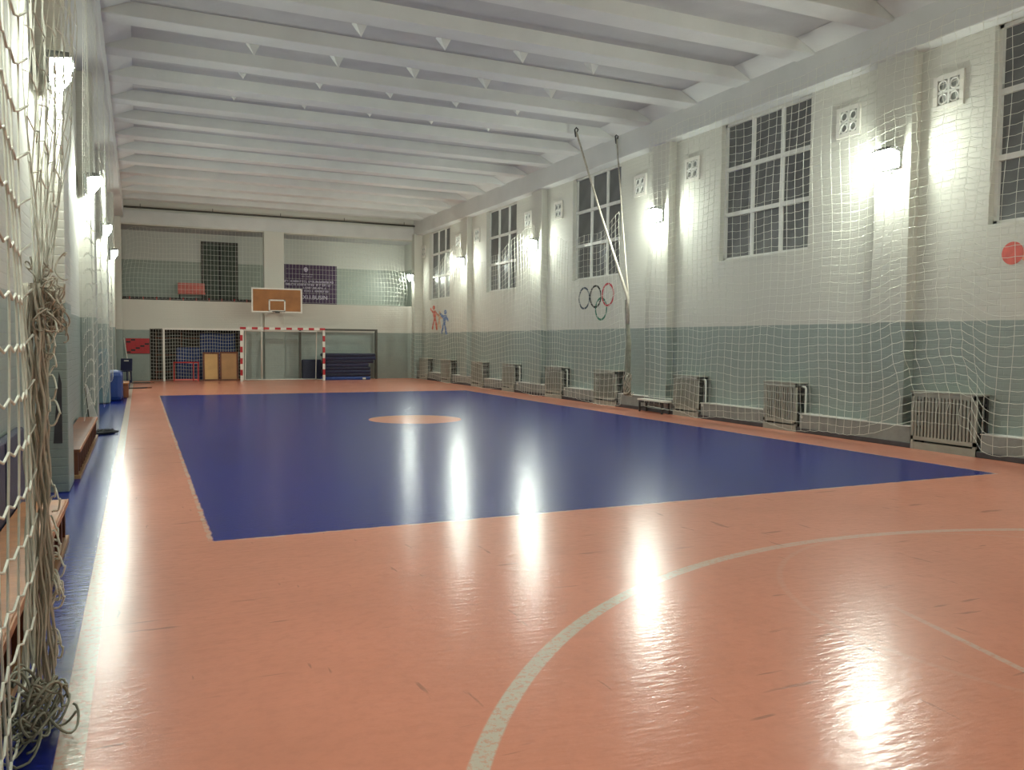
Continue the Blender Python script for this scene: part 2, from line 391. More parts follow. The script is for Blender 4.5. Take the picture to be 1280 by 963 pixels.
# plinth between the radiators, dark skirting
RAD = [(7.73, 8.79), (11.18, 12.02), (14.0, 14.88), (17.26, 18.34), (20.09, 21.12), (23.25, 24.2), (25.85, 26.9), (29.0, 30.1), (31.75, 32.75)]
prev = Y0
for a, b in RAD+[(Y1, Y1)]:
    if a-0.03 > prev:
        p = obj('plinth', MB().box((10.64, prev, 0), (XR+0.01, a-0.04, 0.32)), M_PLINTH, wall_r, bevel=0.015)
        obj('plinth_cap', MB().box((10.63, prev, 0.32), (XR+0.01, a-0.04, 0.332)), M_WALL_Y and M_FRAME, wall_r)
    prev = b+0.04
struct(obj('baseboard_right', MB().box((10.615, Y0, 0), (10.66, Y1, 0.075)), M_BASE, bevel=0.008))

# ------------------------------------------------------------------ windows
pane_w, pane_h = (WW-0.10-2*0.07)/3, (WZ1-WZ0-0.10-2*0.07)/3
pane_me = MB().box((-0.006, -pane_w/2-0.01, -pane_h/2-0.01), (0.006, pane_w/2+0.01, pane_h/2+0.01)).mesh('pane'); pane_me.materials.append(M_PANE)
for i, c in enumerate(WIN[:5]):
    e = bpy.data.objects.new('window_%d' % (i+1), None); COL.objects.link(e); e.location = (11.0, c, WZ0); struct(e)
    H = WZ1-WZ0
    for y in (-WW/2+0.025, WW/2-0.025): obj('jamb', MB().box((-0.05, y-0.03, 0), (0.05, y+0.03, H)), M_FRAME, e)
    for z in (0.025, H-0.025): obj('frame_rail', MB().box((-0.05, -WW/2, z-0.03), (0.05, WW/2, z+0.03)), M_FRAME, e)
    for j in (1, 2):
        y = -WW/2+0.05+j*pane_w+(j-0.5)*0.07
        obj('mullion', MB().box((-0.045, y-0.035, 0.03), (0.045, y+0.035, H-0.03)), M_FRAME, e)
        z = 0.05+j*pane_h+(j-0.5)*0.07
        obj('transom', MB().box((-0.048, -WW/2+0.03, z-0.04), (0.048, WW/2-0.03, z+0.04)), M_FRAME, e)
    for a in range(3):
        for b in range(3):
            p = obj('pane', pane_me, None, e)
            p.location = (0.01, -WW/2+0.05+pane_w*(a+0.5)+0.07*a, 0.05+pane_h*(b+0.5)+0.07*b)

# ------------------------------------------------------------------ floodlights
def floodlight(loc, out, label, n, lens_m=None):
    """bracket on the pilaster, ribbed housing above, glowing lens below; 'out' is the x direction into the hall"""
    t = thing('floodlight', label, 'light', loc, 0, 'floodlights on the pilasters')
    o = out
    obj('bracket', MB().box((0.0, -0.05, -0.20), (0.022*o, 0.05, 0.20)), M_HOUSE, t)
    hb = MB().prism([(0.02*o, -0.15), (0.06*o, -0.15), (0.06*o, 0.085), (0.25*o, 0.115), (0.25*o, 0.135), (0.02*o, 0.135)], 'y', -0.18, 0.18)
    h = obj('housing', hb, M_HOUSE, t, bevel=0.005)
    fins = MB()
    for q in range(5): fins.box((0.04*o, -0.14+0.07*q-0.006, 0.13), (0.22*o, -0.14+0.07*q+0.006, 0.17))
    stuff(obj('cooling_fins', fins, M_HOUSE, h))
    obj('lens', MB().prism([(0.065*o, -0.14), (0.13*o, -0.13), (0.225*o, 0.0), (0.235*o, 0.105), (0.065*o, 0.08)], 'y', -0.165, 0.165), lens_m or M_LENS, t, bevel=0.01)
    return t
LBL_R = {0: 'floodlight on the fourth pilaster of the window wall, near the far figures mural',
         1: 'floodlight on the window wall between the second- and third-farthest windows',
         2: 'floodlight on the pilaster just right of the painted rings',
         3: 'biggest, brightest floodlight on the window wall, at upper right',
         4: 'floodlight on the window-wall pilaster beside the photographer, outside the picture'}
for i, (a, b) in enumerate(PIL_R):
    floodlight((PR, (a+b)/2, 4.42), -1, LBL_R[i], i)
LBL_L = {0: 'farthest small floodlight on the left wall', 1: 'small distant floodlight glowing on the third left pilaster',
         2: 'floodlight on the second left pilaster, lighting a tall bright strip behind the net',
         3: 'large floodlight at upper left, sticking out from the nearest left pilaster',
         4: 'floodlight on the left pilaster beside the photographer, outside the picture'}
for i, (a, b) in enumerate(PIL_L):
    t = floodlight((-0.79, a-0.19, 4.10), 1, LBL_L[i], i, M_LENS2)
    obj('side_arm', MB().box((0.0, 0.05, -0.03), (0.02, 0.19, 0.03)), M_HOUSE, t)
floodlight((10.50, 33.28, 4.22), -1, 'floodlight in the far right corner beside the gallery opening', 9, M_LENS3)

# ------------------------------------------------------------------ pierced vents
def make_vent():
    t = thing('wall_vent', '', 'vent')
    fr = MB()
    for y in (-0.215, 0.215): fr.box((-0.03, y-0.035, -0.25), (0.01, y+0.035, 0.25))
    for z in (-0.215, 0.215): fr.box((-0.028, -0.25, z-0.035), (0.01, 0.25, z+0.035))
    obj('vent_frame', fr, M_WPAINT, t)
    obj('vent_backing', MB().box((-0.004, -0.2, -0.2), (0.008, 0.2, 0.2)), M_PLINTH, t)
    gr = MB()
    for cy in (-0.095, 0.095):
        for cz in (-0.095, 0.095):
            gr.tube([(-0.014, cy+0.07*math.cos(a), cz+0.07*math.sin(a)) for a in [2*math.pi*q/14 for q in range(14)]], 0.016, 5, True)
    gr.box((-0.024, -0.018, -0.2), (0.0, 0.018, 0.2)).box((-0.022, -0.2, -0.018), (0.0, 0.2, 0.018))
    obj('vent_grille', gr, M_FRAME, t)
    return t
v0 = make_vent()
VENTS = [(32.95, 'small vent at the far end of the window wall, beyond the last window'), (28.9, 'small vent between the farthest window and its pilaster'),
         (27.0, 'small vent left of the second-farthest window'), (22.85, 'star-patterned vent right of the second-farthest window'),
         (20.85, 'square vent high left of the window above the rings'), (16.68, 'dark pierced vent right of the window above the rings'),
         (14.66, 'square vent left of the large middle window'), (10.4, 'square vent right of the large middle window'), (8.53, 'largest square vent, left of the window cut by the frame')]
for i, (y, l) in enumerate(VENTS):
    o = v0 if i == 0 else copy_tree(v0)
    o.location = (XR, y, 5.28); o['label'] = l; o['group'] = 'pierced vents high on the window wall'

# ------------------------------------------------------------------ radiator covers
def make_cover(wd, nsl):
    t = thing('radiator_cover', '', 'radiator cover')
    h, d = 0.88, 0.25
    x0 = -d                                  # front; local x=0 is the wall panel
    obj('top_board', MB().box((x0-0.015, -wd/2-0.015, h-0.03), (0, wd/2+0.015, h)), M_COVER, t, bevel=0.004)
    obj('top_rail', MB().box((x0, -wd/2, h-0.09), (x0+0.025, wd/2, h-0.03)), M_COVER, t)
    obj('bottom_rail', MB().box((x0, -wd/2, 0.14), (x0+0.025, wd/2, 0.20)), M_COVER, t)
    obj('kick_board', MB().box((x0+0.004, -wd/2, 0.0), (x0+0.03, wd/2, 0.11)), M_COVER, t)
    for s in (-1, 1):
        obj('stile', MB().box((x0, s*wd/2, 0.0), (x0+0.03, s*(wd/2-0.045), h-0.03)), M_COVER, t)
        obj('rear_post', MB().box((-0.04, s*wd/2, 0.0), (0, s*(wd/2-0.03), h-0.03)), M_IRON, t)
        for z in (0.12, 0.32, 0.52, 0.72): obj('side_rail', MB().box((x0+0.03, s*wd/2, z-0.02), (-0.04, s*(wd/2-0.012), z+0.02)), M_IRON, t)
    sme = MB().box((x0+0.004, -0.017, 0.19), (x0+0.018, 0.017, h-0.05)).mesh('slat'); sme.materials.append(M_COVER)
    for q in range(nsl):
        y = -wd/2+0.045+(wd-0.09)*(q+0.5)/nsl
        sl = obj('slat', sme, None, t); sl.location.y = y
    fins = MB()
    nf = 12
    for q in range(nf):
        y = -wd/2+0.12+(wd-0.24)*q/(nf-1); fins.box((-0.16, y-0.025, 0.16), (-0.06, y+0.025, 0.76))
    stuff(obj('radiator', fins, M_RADI, t, bevel=0.008))
    return t
RL = ['slatted radiator cover with net draped over its front, nearest at far right', 'slatted radiator cover with a white pipe on its right side, second from the near end',
      'slatted radiator cover beside the low dark-legged bench', 'wide slatted radiator cover just left of the gathered net bundle',
      'slatted radiator cover beneath the window above the rings, left end', 'slatted radiator cover fourth from the far right corner',
      'slatted radiator cover third from the far right corner', 'slatted radiator cover second from the far right corner, with net over it',
      'last radiator cover in the far right corner']
for i, (a, b) in enumerate(RAD):
    c = make_cover(b-a, 17 if i == 0 else 13); c.location = (XR-0.0, (a+b)/2, 0)
    c['label'] = RL[i]; c['group'] = 'radiator covers along the window wall'
for i, (y, l) in enumerate(((11.08, 'white vertical heating pipe with valve beside the second radiator cover'), (13.9, 'white heating pipe beside the radiator cover near the low bench'),
                            (19.98, 'thin heating pipe right of the radiator cover under the rings window'), (23.1, 'thin pale heating pipe beside the fourth radiator cover from the corner'))):
    t = thing('heating_pipe', l, 'pipe', (10.72, y, 0), 0, 'heating pipes beside the radiators')
    obj('pipe', MB().tube([(0, 0.10, 0.80), (0, 0.02, 0.80), (0, 0, 0.78), (0, 0, 0.25), (0, 0.02, 0.22), (0, 0.10, 0.22)], 0.02, 8), M_PIPE, t, smooth=True)
    obj('valve', MB().tube([(-0.03, 0, 0.28), (-0.09, 0, 0.28)], 0.03, 10).box((-0.035, -0.035, 0.24), (0.03, 0.035, 0.32)), M_PIPE, t)

# low bench between the bundle and the third cover
t = thing('low_bench', 'low bench with dark legs and pale top in front of the window-wall plinth', 'bench', (10.49, 15.44, 0))
obj('seat', MB().box((-0.12, -0.5, 0.26), (0.12, 0.5, 0.295)), M_WPAINT, t, bevel=0.005)
for y in (-0.44, 0.44): obj('leg', MB().bar((-0.09, y, 0), (-0.09, y, 0.27), 0.035, 0.035).bar((0.09, y, 0), (0.09, y, 0.27), 0.035, 0.035).bar((-0.09, y, 0.1), (0.09, y, 0.1), 0.03, 0.03), M_IRON, t)
obj('stretcher', MB().bar((-0.1, -0.44, 0.235), (-0.1, 0.44, 0.235), 0.03, 0.05), M_IRON, t)

# ------------------------------------------------------------------ wall paintings (thin layers of paint)
def ring_mesh(r0_, r1_, n=40, th=0.004):
    mb = MB(); vv = []; ff = []
    for q in range(n):
        a = 2*math.pi*q/n
        for r, x in ((r0_, 0), (r1_, 0), (r1_, -th), (r0_, -th)): vv.append((x, r*math.cos(a), r*math.sin(a)))
    for q in range(n):
        p = (q+1) % n
        for e in range(4): ff.append((q*4+e, q*4+(e+1) % 4, p*4+(e+1) % 4, p*4+e))
    return mb.add(vv, ff)
t = thing('painted_rings', 'painted interlocking coloured rings on the white wall under a window', 'mural', (XR-0.001, 18.7, 2.7))
for nm_, rgb, y, z in (('slate_ring', (74, 84, 92), 0.62, 0.04), ('black_ring', (58, 58, 50), 0.02, 0.06), ('red_ring', (196, 70, 78), -0.60, 0.08), ('green_ring', (64, 124, 100), -0.27, -0.27)):
    o = obj(nm_, ring_mesh(0.25, 0.30), mat(nm_+'_paint', rgb, 0.7, 0.2, 9), t); o.location = (-0.0005*(ord(nm_[0]) % 5), y, z)
t = thing('painted_ball_player', 'painted red ball and dark figure on the wall at the right edge', 'mural', (XR-0.001, 7.45, 2.45))
def disc(r, n=32, sx=1.0):
    return MB().prism([(r*sx*math.cos(2*math.pi*q/n), r*math.sin(2*math.pi*q/n)) for q in range(n)], 'x', -0.004, 0)
o = obj('ball', disc(0.155), mat('ball_red_paint', (214, 104, 92), 0.7, 0.12, 8), t); o.location = (0, 0.02, 0.37)
o = obj('hand', MB().prism([(0, 0), (-0.16, -0.12), (-0.24, -0.06), (-0.12, 0.09), (-0.02, 0.06)], 'x', -0.003, 0), mat('hand_paint', (216, 150, 120), 0.7, 0.1, 8), t); o.location = (0.0, -0.08, 0.30)
o = obj('head', disc(0.14), mat('dark_slate_paint', (60, 62, 84), 0.7, 0.15, 8), t); o.location = (0, -0.30, 0.0)
o = obj('torso', MB().prism([(-0.2, -0.1), (-0.5, -0.1), (-0.62, -0.5), (-0.2, -0.5)], 'x', -0.003, 0), mat('jersey_paint', (196, 74, 66), 0.7, 0.15, 8), t)
t = thing('painted_figures', 'small painted red and blue athletes on the wall beneath the farthest window', 'mural', (XR-0.001, 30.9, 2.42))
redp, bluep = mat('figure_red_paint', (206, 92, 72), 0.7, 0.2, 6), mat('figure_blue_paint', (76, 110, 170), 0.7, 0.2, 6)
def figure(y, z, s, m, lean, nm_):
    mb = MB()
    def pol(pts): mb.prism([(y+s*1.5*u, z+s*v) for u, v in pts], 'x', -0.004, 0)
    pol([(0.10*math.cos(2*math.pi*q/12)+lean*0.3, 0.42+0.10*math.sin(2*math.pi*q/12)) for q in range(12)])
    pol([(-0.14+lean*0.2, 0.30), (0.14+lean*0.2, 0.30), (0.10, -0.05), (-0.10, -0.05)])
    pol([(-0.10, -0.05), (0.02, -0.05), (-0.12, -0.5), (-0.24, -0.48)])
    pol([(0.0, -0.05), (0.10, -0.05), (0.26, -0.42), (0.16, -0.48)])
    pol([(0.10+lean*0.2, 0.28), (0.36, 0.44), (0.40, 0.36), (0.12, 0.16)])
    pol([(-0.10+lean*0.2, 0.28), (-0.36, 0.10), (-0.32, 0.02), (-0.10, 0.16)])
    obj(nm_, mb, m, t)
figure(0.62, 0.08, 1.0, redp, 0.3, 'red_athlete'); figure(0.10, -0.02, 0.7, mat('figure_cream_paint', (216, 170, 130), 0.7, 0.2, 6), -0.2, 'pale_athlete'); figure(-0.50, -0.12, 0.95, bluep, -0.3, 'blue_athlete')

# ------------------------------------------------------------------ far wall: gallery things
t = thing('double_door', 'dark green double door at the back of the gallery', 'door', (3.02, 35.545, 2.96))
for s in (-1, 1):
    d = obj('door_leaf', MB().box((min(0.01*s, 0.62*s), -0.05, 0.0), (max(0.01*s, 0.62*s), 0.0, 2.46)), M_DOOR, t, bevel=0.006)
    for z in (0.25, 1.35):
        p = MB().box((0.12, -0.062, z), (0.52, -0.048, z+0.9)).mesh('panel'); q = obj('door_panel', p, M_DOOR, d)
        if s < 0: q.location.x = -0.64
df = MB().box((-0.70, -0.07, 0), (-0.62, 0.0, 2.54)).box((0.62, -0.07, 0), (0.70, 0.0, 2.54)).box((-0.70, -0.07, 2.46), (0.70, 0.0, 2.54))
obj('door_frame', df, M_GPAINT, t); obj('cover_strip', MB().box((-0.035, -0.065, 0), (0.035, -0.04, 2.46)), M_BLACK, t)
t = thing('padded_bench', 'faded red padded seat back on the gallery, left of the green door', 'bench', (1.92, 35.2, 2.96))
obj('back_pad', MB().box((-0.5, 0.06, 0.48), (0.5, 0.14, 0.84)), M_REDF, t, bevel=0.02)
obj('seat', MB().box((-0.5, -0.3, 0.38), (0.5, 0.1, 0.46)), M_REDF, t, bevel=0.02)
for x in (-0.44, 0.44): obj('leg', MB().bar((x, 0.1, 0), (x, 0.1, 0.5), 0.04, 0.04).bar((x, -0.26, 0), (x, -0.26, 0.4), 0.04, 0.04), M_IRON, t)
t = thing('dark_roll', 'dark roll along the gallery ledge at left', 'mat', (1.8, 33.62, 3.02))  # dark tube with red bands laid along the ledge
obj('roll', MB().tube([(-2.35, 0, 0.05), (-1.0, 0.01, 0.05), (0.6, -0.01, 0.05), (2.35, 0, 0.05)], 0.055, 10), M_BLACK, t, smooth=True)
st = MB()
for q in range(10): st.box((-2.1+q*0.46-0.02, -0.06, 0.0), (-2.1+q*0.46+0.02, 0.06, 0.11))
stuff(obj('red_bands', st, M_RVINYL, t))

# purple banner
BX0, BX1, BZ0, BZ1 = 5.36, 7.77, 3.11, 4.75
t = thing('banner', 'purple banner with pale lettering at the back of the gallery right of the pillar', 'banner', ((BX0+BX1)/2, 35.53, BZ0))
bw, bh = BX1-BX0, BZ1-BZ0
obj('cloth', MB().box((-bw/2, -0.012, 0), (bw/2, 0.0, bh)), M_PURPLE, t)
def bpt(px_, py_): # banner-local point from fractions measured on the banner
    return (-bw/2+px_*bw, bh*(1-py_))
def glyph_line(fx0, fx1, fy, h, seed):
    r = random.Random(seed); mb = MB(); x0, z = bpt(fx0, fy); x1, _ = bpt(fx1, fy); x = x0; th = h*0.17; D = (-0.020, -0.011)
    def q(a, b, c, d): mb.box((a, D[0], c), (b, D[1], d))
    while x < x1:
        if r.random() < 0.13: x += h*0.5; continue
        wd = h*r.uniform(0.55, 0.75); z0, z1 = z-h/2, z+h/2
        if r.random() < 0.9: q(x, x+th, z0, z1)
        if r.random() < 0.7: q(x+wd-th, x+wd, z0, z1)
        if r.random() < 0.5: q(x, x+wd, z1-th, z1)
        if r.random() < 0.5: q(x, x+wd, z-th/2, z+th/2)
        if r.random() < 0.4: q(x, x+wd, z0, z0+th)
        x += wd+h*0.28
    return mb
for fx0, fx1, fy, h, sd in ((0.38, 0.57, 0.245, 0.03, 1), (0.39, 0.56, 0.30, 0.03, 2), (0.08, 0.94, 0.43, 0.085, 3), (0.11, 0.90, 0.51, 0.085, 4), (0.42, 0.80, 0.59, 0.075, 5), (0.43, 0.84, 0.67, 0.075, 6)):
    obj('lettering', glyph_line(fx0, fx1, fy, h, sd), M_LILAC, t)
fc = bpy.data.curves.new('t', 'FONT'); fc.body = 'XI.I.BUSIN'; fc.size = 0.24; fc.extrude = 0.004; fc.align_x = 'CENTER'
fo = bpy.data.objects.new('t', fc); COL.objects.link(fo)
dg = bpy.context.evaluated_depsgraph_get(); tme = bpy.data.meshes.new_from_object(fo.evaluated_get(dg)); bpy.data.objects.remove(fo)
tme.materials.clear(); tx = obj('lettering', tme, M_LILAC, t); tx.rotation_euler = (math.pi/2, 0, 0); cx, cz = bpt(0.62, 0.88); tx.location = (cx, -0.016, cz)
em = MB(); cx, cz = bpt(0.46, 0.12)
em.tube([(cx+0.075*math.cos(a), -0.016, cz+0.085*math.sin(a)) for a in [2*math.pi*q/20 for q in range(20)]], 0.012, 5, True)
em.box((cx-0.02, -0.022, cz-0.08), (cx+0.02, -0.012, cz+0.09)).box((cx-0.06, -0.021, cz-0.02), (cx+0.06, -0.012, cz+0.02))
obj('emblem', em, M_LILAC, t)
# dark curtain rod across the far ceiling
t = thing('ceiling_rod', 'thin dark rod running across the far end under the ceiling', 'rod', (5.1, 33.3, 6.36))
obj('rod', MB().tube([(-5.55, 0, 0), (5.5, 0, 0)], 0.035, 8), M_GPAINT, t, smooth=True)
for x in (-5, -2.5, 0, 2.5, 5): obj('hanger', MB().bar((x, 0, 0.0), (x, 0, 0.14), 0.02, 0.02), M_GPAINT, t)

# ------------------------------------------------------------------ basketball backboard
t = thing('basketball_backboard', 'brown wooden basketball backboard with white border on the far wall', 'backboard', (4.78, 32.2, 2.63))
obj('board', MB().box((-0.9, -0.02, 0.0), (0.9, 0.02, 0.86)), M_BOARD, t)
bb = MB()
for a, b in (((-0.93, -0.028, -0.03), (0.93, 0.026, 0.02)), ((-0.93, -0.028, 0.84), (0.93, 0.026, 0.89)), ((-0.93, -0.027, -0.03), (-0.88, 0.025, 0.89)), ((0.88, -0.027, -0.03), (0.93, 0.025, 0.89))): bb.box(a, b)
obj('border', bb, M_WPAINT, t)
ib = MB()
for a, b in (((-0.31, -0.026, 0.41), (0.31, -0.019, 0.46)), ((-0.31, -0.026, 0.02), (-0.26, -0.019, 0.46)), ((0.26, -0.026, 0.02), (0.31, -0.019, 0.46)), ((-0.31, -0.026, 0.02), (0.31, -0.019, 0.06))): ib.box(a, b)
obj('target_square', ib, M_WPAINT, t)
hp = MB().tube([(0.225*math.cos(a), -0.38+0.225*math.sin(a), 0.0) for a in [2*math.pi*q/28 for q in range(28)]], 0.012, 6, True)
hp.box((-0.08, -0.16, -0.05), (0.08, -0.02, 0.01))
obj('hoop', hp, M_GPAINT, t)
ar = MB()
for x in (-0.55, 0.55):
    ar.bar((x, 0.02, 0.70), (x*0.6, 1.18, 0.70), 0.05, 0.05); ar.bar((x, 0.02, 0.1), (x*0.6, 1.18, 0.1), 0.05, 0.05); ar.bar((x, 0.02, 0.70), (x*0.6, 1.18, 0.1), 0.04, 0.04)
obj('support_arm', ar, M_WPAINT, t)
t = thing('backboard_post', 'thin white upright post under the left half of the backboard', 'post', (4.36, 33.36, 0))
obj('pole', MB().tube([(0, 0, 0.0), (0, 0, 2.72)], 0.035, 10), M_WPAINT, t, smooth=True); obj('foot_plate', MB().box((-0.12, -0.12, 0), (0.12, 0.12, 0.015)), M_WPAINT, t)

# ------------------------------------------------------------------ goals
def net_mesh(P, r=0.004, sag=0.0): return cords(grid_segs(P, sag), r, 'net')
t = thing('handball_goal', 'red and white striped goal in the middle of the far wall', 'goal', (5.03, 32.35, 0))
GW, GH, PS = 1.54, 2.04, 0.085
def striped(p, q, n, first, nm_):
    p, q = Vector(p), Vector(q)
    for k_ in range(n):
        a, b = p.lerp(q, k_/n), p.lerp(q, (k_+1)/n)
        obj(nm_, MB().bar(a, b, PS, PS), M_RPAINT if (k_+first) % 2 == 0 else M_WPAINT, t)
striped((-GW, 0, 0), (-GW, 0, GH-PS), 9, 1, 'post_band'); striped((GW, 0, 0), (GW, 0, GH-PS), 9, 1, 'post_band')
striped((-GW-PS/2, 0, GH-PS/2), (GW+PS/2, 0, GH-PS/2), 15, 0, 'crossbar_band')
bf = MB()
for s in (-1, 1):
    bf.tube([(s*GW, 0.03, GH-0.05), (s*(GW-0.20), 0.40, GH-0.14), (s*(GW-0.20), 0.60, 0.03), (s*GW, 0.03, 0.03)], 0.022, 6)
bf.tube([(-GW+0.20, 0.40, GH-0.14), (GW-0.20, 0.40, GH-0.14)], 0.022, 6); bf.tube([(-GW+0.20, 0.60, 0.03), (GW-0.20, 0.60, 0.03)], 0.022, 6)
obj('rear_frame', bf, M_WPAINT, t, smooth=True)

def plain_goal(name, label, x0, x1, y, m, hgt):
    t = thing(name, label, 'goal', ((x0+x1)/2, y, 0)); w2 = (x1-x0)/2
    for s in (-1, 1): obj('post', MB().bar((s*w2, 0, 0), (s*w2, 0, hgt-0.07), 0.075, 0.075), m, t)
    obj('crossbar', MB().bar((-w2-0.037, 0, hgt-0.035), (w2+0.037, 0, hgt-0.035), 0.075, 0.07), m, t)
    b_ = MB()
    for s in (-1, 1): b_.tube([(s*w2, 0.03, hgt-0.06), (s*w2, 0.20, hgt-0.08), (s*w2, 0.24, 0.03), (s*w2, 0.03, 0.03)], 0.018, 6)
    obj('rear_frame', b_, m, t); return t
tw = plain_goal('white_goal', 'white goal frame in front of the dark storage opening', 0.83, 3.62, 33.1, M_WPAINT, 1.98)
tg = plain_goal('grey_goal', 'dark grey goal frame at right of the far wall around the navy mats', 5.80, 8.88, 33.15, M_GPAINT, 2.03)
nu, nv = 34, 15
P = [[(NX0+0.02+(NX1-NX0-0.04)*u/nu, 33.44+0.03*math.sin(u*0.9+v*0.35), 0.03+(NZ-0.04)*v/nv-0.02*math.sin(u*0.5)) for v in range(nv+1)] for u in range(nu+1)]
o = obj('storage_net', net_mesh(P, 0.006), M_CORD, None); tag(o, 'white net curtain over the dark storage opening behind the white goal', 'net')
P = [[(5.85+2.98*u/30, 33.36, 0.06+1.9*v/20) for v in range(21)] for u in range(31)]

# things in and before the store
def framed_panel(x0, x1, y, z1, m, fm_, name, label, cat, lean=0.08):
    t = thing(name, label, cat, ((x0+x1)/2, y, 0)); w2 = (x1-x0)/2; t.rotation_euler = (-lean, 0, 0)
    obj('panel', MB().box((-w2+0.03, -0.01, 0.04), (w2-0.03, 0.01, z1-0.03)), m, t)
    for s in (-1, 1): obj('stile', MB().box((s*w2-0.03, -0.025, 0), (s*w2+0.03, 0.025, z1)), fm_, t)
    for z in (0.03, z1-0.03): obj('rail', MB().box((-w2, -0.024, z-0.035), (w2, 0.024, z+0.035)), fm_, t)
    return t
framed_panel(2.20, 2.72, 32.88, 1.08, M_PLY, M_WOOD_D, 'vaulting_box_panel', 'pale plywood panel with brown frame leaning by the red goal post', 'panel')
framed_panel(2.80, 3.40, 32.88, 1.10, M_PLY2, M_WOOD_D, 'vaulting_box_panel', 'darker plywood panel in a reddish frame, right beside the red goal post', 'panel')
t = thing('red_trestle', 'low red open frame standing before the storage opening', 'frame', (1.58, 32.85, 0))
for x in (-0.42, 0.25, 0.42): obj('upright', MB().bar((x, 0, 0), (x, 0, 0.70), 0.05, 0.04), M_RVINYL, t)
obj('top_rail', MB().bar((-0.45, 0, 0.70), (0.45, 0, 0.70), 0.05, 0.05), M_RVINYL, t); obj('bottom_rail', MB().bar((-0.45, 0.01, 0.06), (0.45, 0.01, 0.06), 0.04, 0.05), M_REDF, t)
def slab(name, label, cat, c, sz, rot, m, grp=None, edge=None):
    t = thing(name, label, cat, c, 0, grp); t.rotation_euler = rot; x, y, z = [v/2 for v in sz]
    obj('cover', MB().box((-x, -y, 0), (x, y, 2*z)), m, t, bevel=min(sz)*0.25)
    sm = MB()
    ax = sz.index(min(sz))
    if ax == 2: sm.tube([(-x, -y-0.003, z), (x, -y-0.003, z), (x+0.003, y, z), (-x-0.003, y, z)], 0.008, 5, True)
    else: sm.tube([(-x, -0.0, 0.02), (-x, 0, 2*z-0.02), (x, 0, 2*z-0.02), (x, 0, 0.02)], 0.008, 5)
    obj('seam', sm, edge or m, t); return t
slab('gym_mat', 'blue gym mat standing high in the storage opening behind the plywood panels', 'mat', (2.80, 34.2, 0.0), (1.3, 0.22, 1.82), (0.05, 0.0, 0.0), M_STORE, 'mats in the store')
slab('gym_mat', 'lower blue gym mat in the storage opening, left of the plywood panels', 'mat', (1.72, 33.95, 0.0), (0.85, 0.2, 1.25), (0.04, 0.0, 0.0), M_STORE, 'mats in the store')
t = thing('storage_rack', 'dark brown rack inside the storage opening under the blue mats', 'rack', (2.0, 34.8, 0))
for x in (-1.4, -0.5, 0.5, 1.4): obj('upright', MB().bar((x, -0.15, 0), (x, -0.15, 1.85), 0.05, 0.05), M_WOOD_D, t)
for z in (0.3, 0.95, 1.6): obj('shelf', MB().box((-1.45, -0.2, z-0.02), (1.45, -0.1, z+0.02)), M_WOOD_D, t)
# pile of navy mats inside the grey goal
pz = 0.0
lab = ['bright blue mat at the bottom of the navy pile, white tag on its corner', 'lowest navy mat, just above the bright blue one', 'second navy mat of the pile', 'third navy mat of the pile',
       'fourth navy mat of the pile, pushed to the left', 'fifth navy mat of the pile', 'sixth navy mat of the pile, sticking out to the right', 'topmost navy mat of the pile inside the grey goal']
offs = [(-0.10, 1.88), (-0.08, 1.86), (-0.06, 1.82), (-0.09, 1.86), (-0.12, 1.78), (0.0, 1.94), (0.04, 2.04), (0.0, 2.08)]
for i in range(8):
    th = 0.13; ox, wd = offs[i]
    g_ = slab('gym_mat', lab[i], 'mat', (7.62+ox, 32.78, pz), (wd, 0.62, th), (0, 0, rng.uniform(-0.02, 0.02)), M_BVINYL if i == 0 else (M_NAVY2 if i % 2 else M_NAVY), 'piled mats in the grey goal')
    if i == 0: obj('corner_tag', MB().box((0.62, -0.33, 0.02), (0.74, -0.312, 0.09)), M_WPAINT, g_)
    pz += th+0.002
slab('gym_mat', 'dark navy mat leaning behind the red goal post left of the pile', 'mat', (6.28, 33.30, 0.0), (0.75, 0.12, 0.8), (-0.12, 0, 0), M_NAVY2, 'piled mats in the grey goal')

# far left corner: poster behind netting, chair, pole, boards
t = thing('red_poster', 'red square-patterned wall board in the far left corner', 'board', (-0.05, 33.47, 1.02))
obj('backing', MB().box((-0.40, -0.015, 0), (0.40, 0.0, 0.56)), M_RVINYL, t)
tl = MB().box((-0.07, -0.0, -0.028), (0.07, 0.012, 0.028)).mesh('tile'); tl.materials.append(M_RPAINT)
tl2 = tl.copy(); tl2.materials.clear(); tl2.materials.append(M_BLACK)
for a in range(5):
    for b in range(7):
        q = obj('tile', tl2 if (a*3+b*2) % 5 == 0 else tl, None, t); q.location = (-0.31+a*0.155, -0.026, 0.05+b*0.076)
t = thing('plastic_chair', 'dark blue plastic chair in the far left corner', 'chair', (-0.50, 32.1, 0), math.radians(-20))
obj('seat', MB().box((-0.2, -0.2, 0.40), (0.2, 0.2, 0.44)), M_NAVY, t, bevel=0.015)
obj('backrest', MB().prism([(0.19, 0.42), (0.23, 0.42), (0.27, 0.86), (0.23, 0.86)], 'x', -0.2, 0.2), M_NAVY, t, bevel=0.015)
obj('handle_slot', MB().box((-0.08, 0.215, 0.76), (0.08, 0.235, 0.80)), M_WPAINT, t)
for x in (-0.17, 0.17):
    for y in (-0.17, 0.2): obj('leg', MB().bar((x, y, 0), (x*0.95, y*0.95, 0.42), 0.04, 0.04), M_NAVY, t)
t = thing('leaning_pole', 'white pole leaning against the far wall left of the red board', 'pole', (-0.30, 33.05, 0))
obj('shaft', MB().tube([(0, 0, 0.02), (-0.21, 0.38, 1.60)], 0.02, 8), M_WPAINT, t, smooth=True); obj('foot_cap', MB().tube([(0, 0, 0.0), (-0.005, 0.01, 0.05)], 0.028, 8), M_BLACK, t)
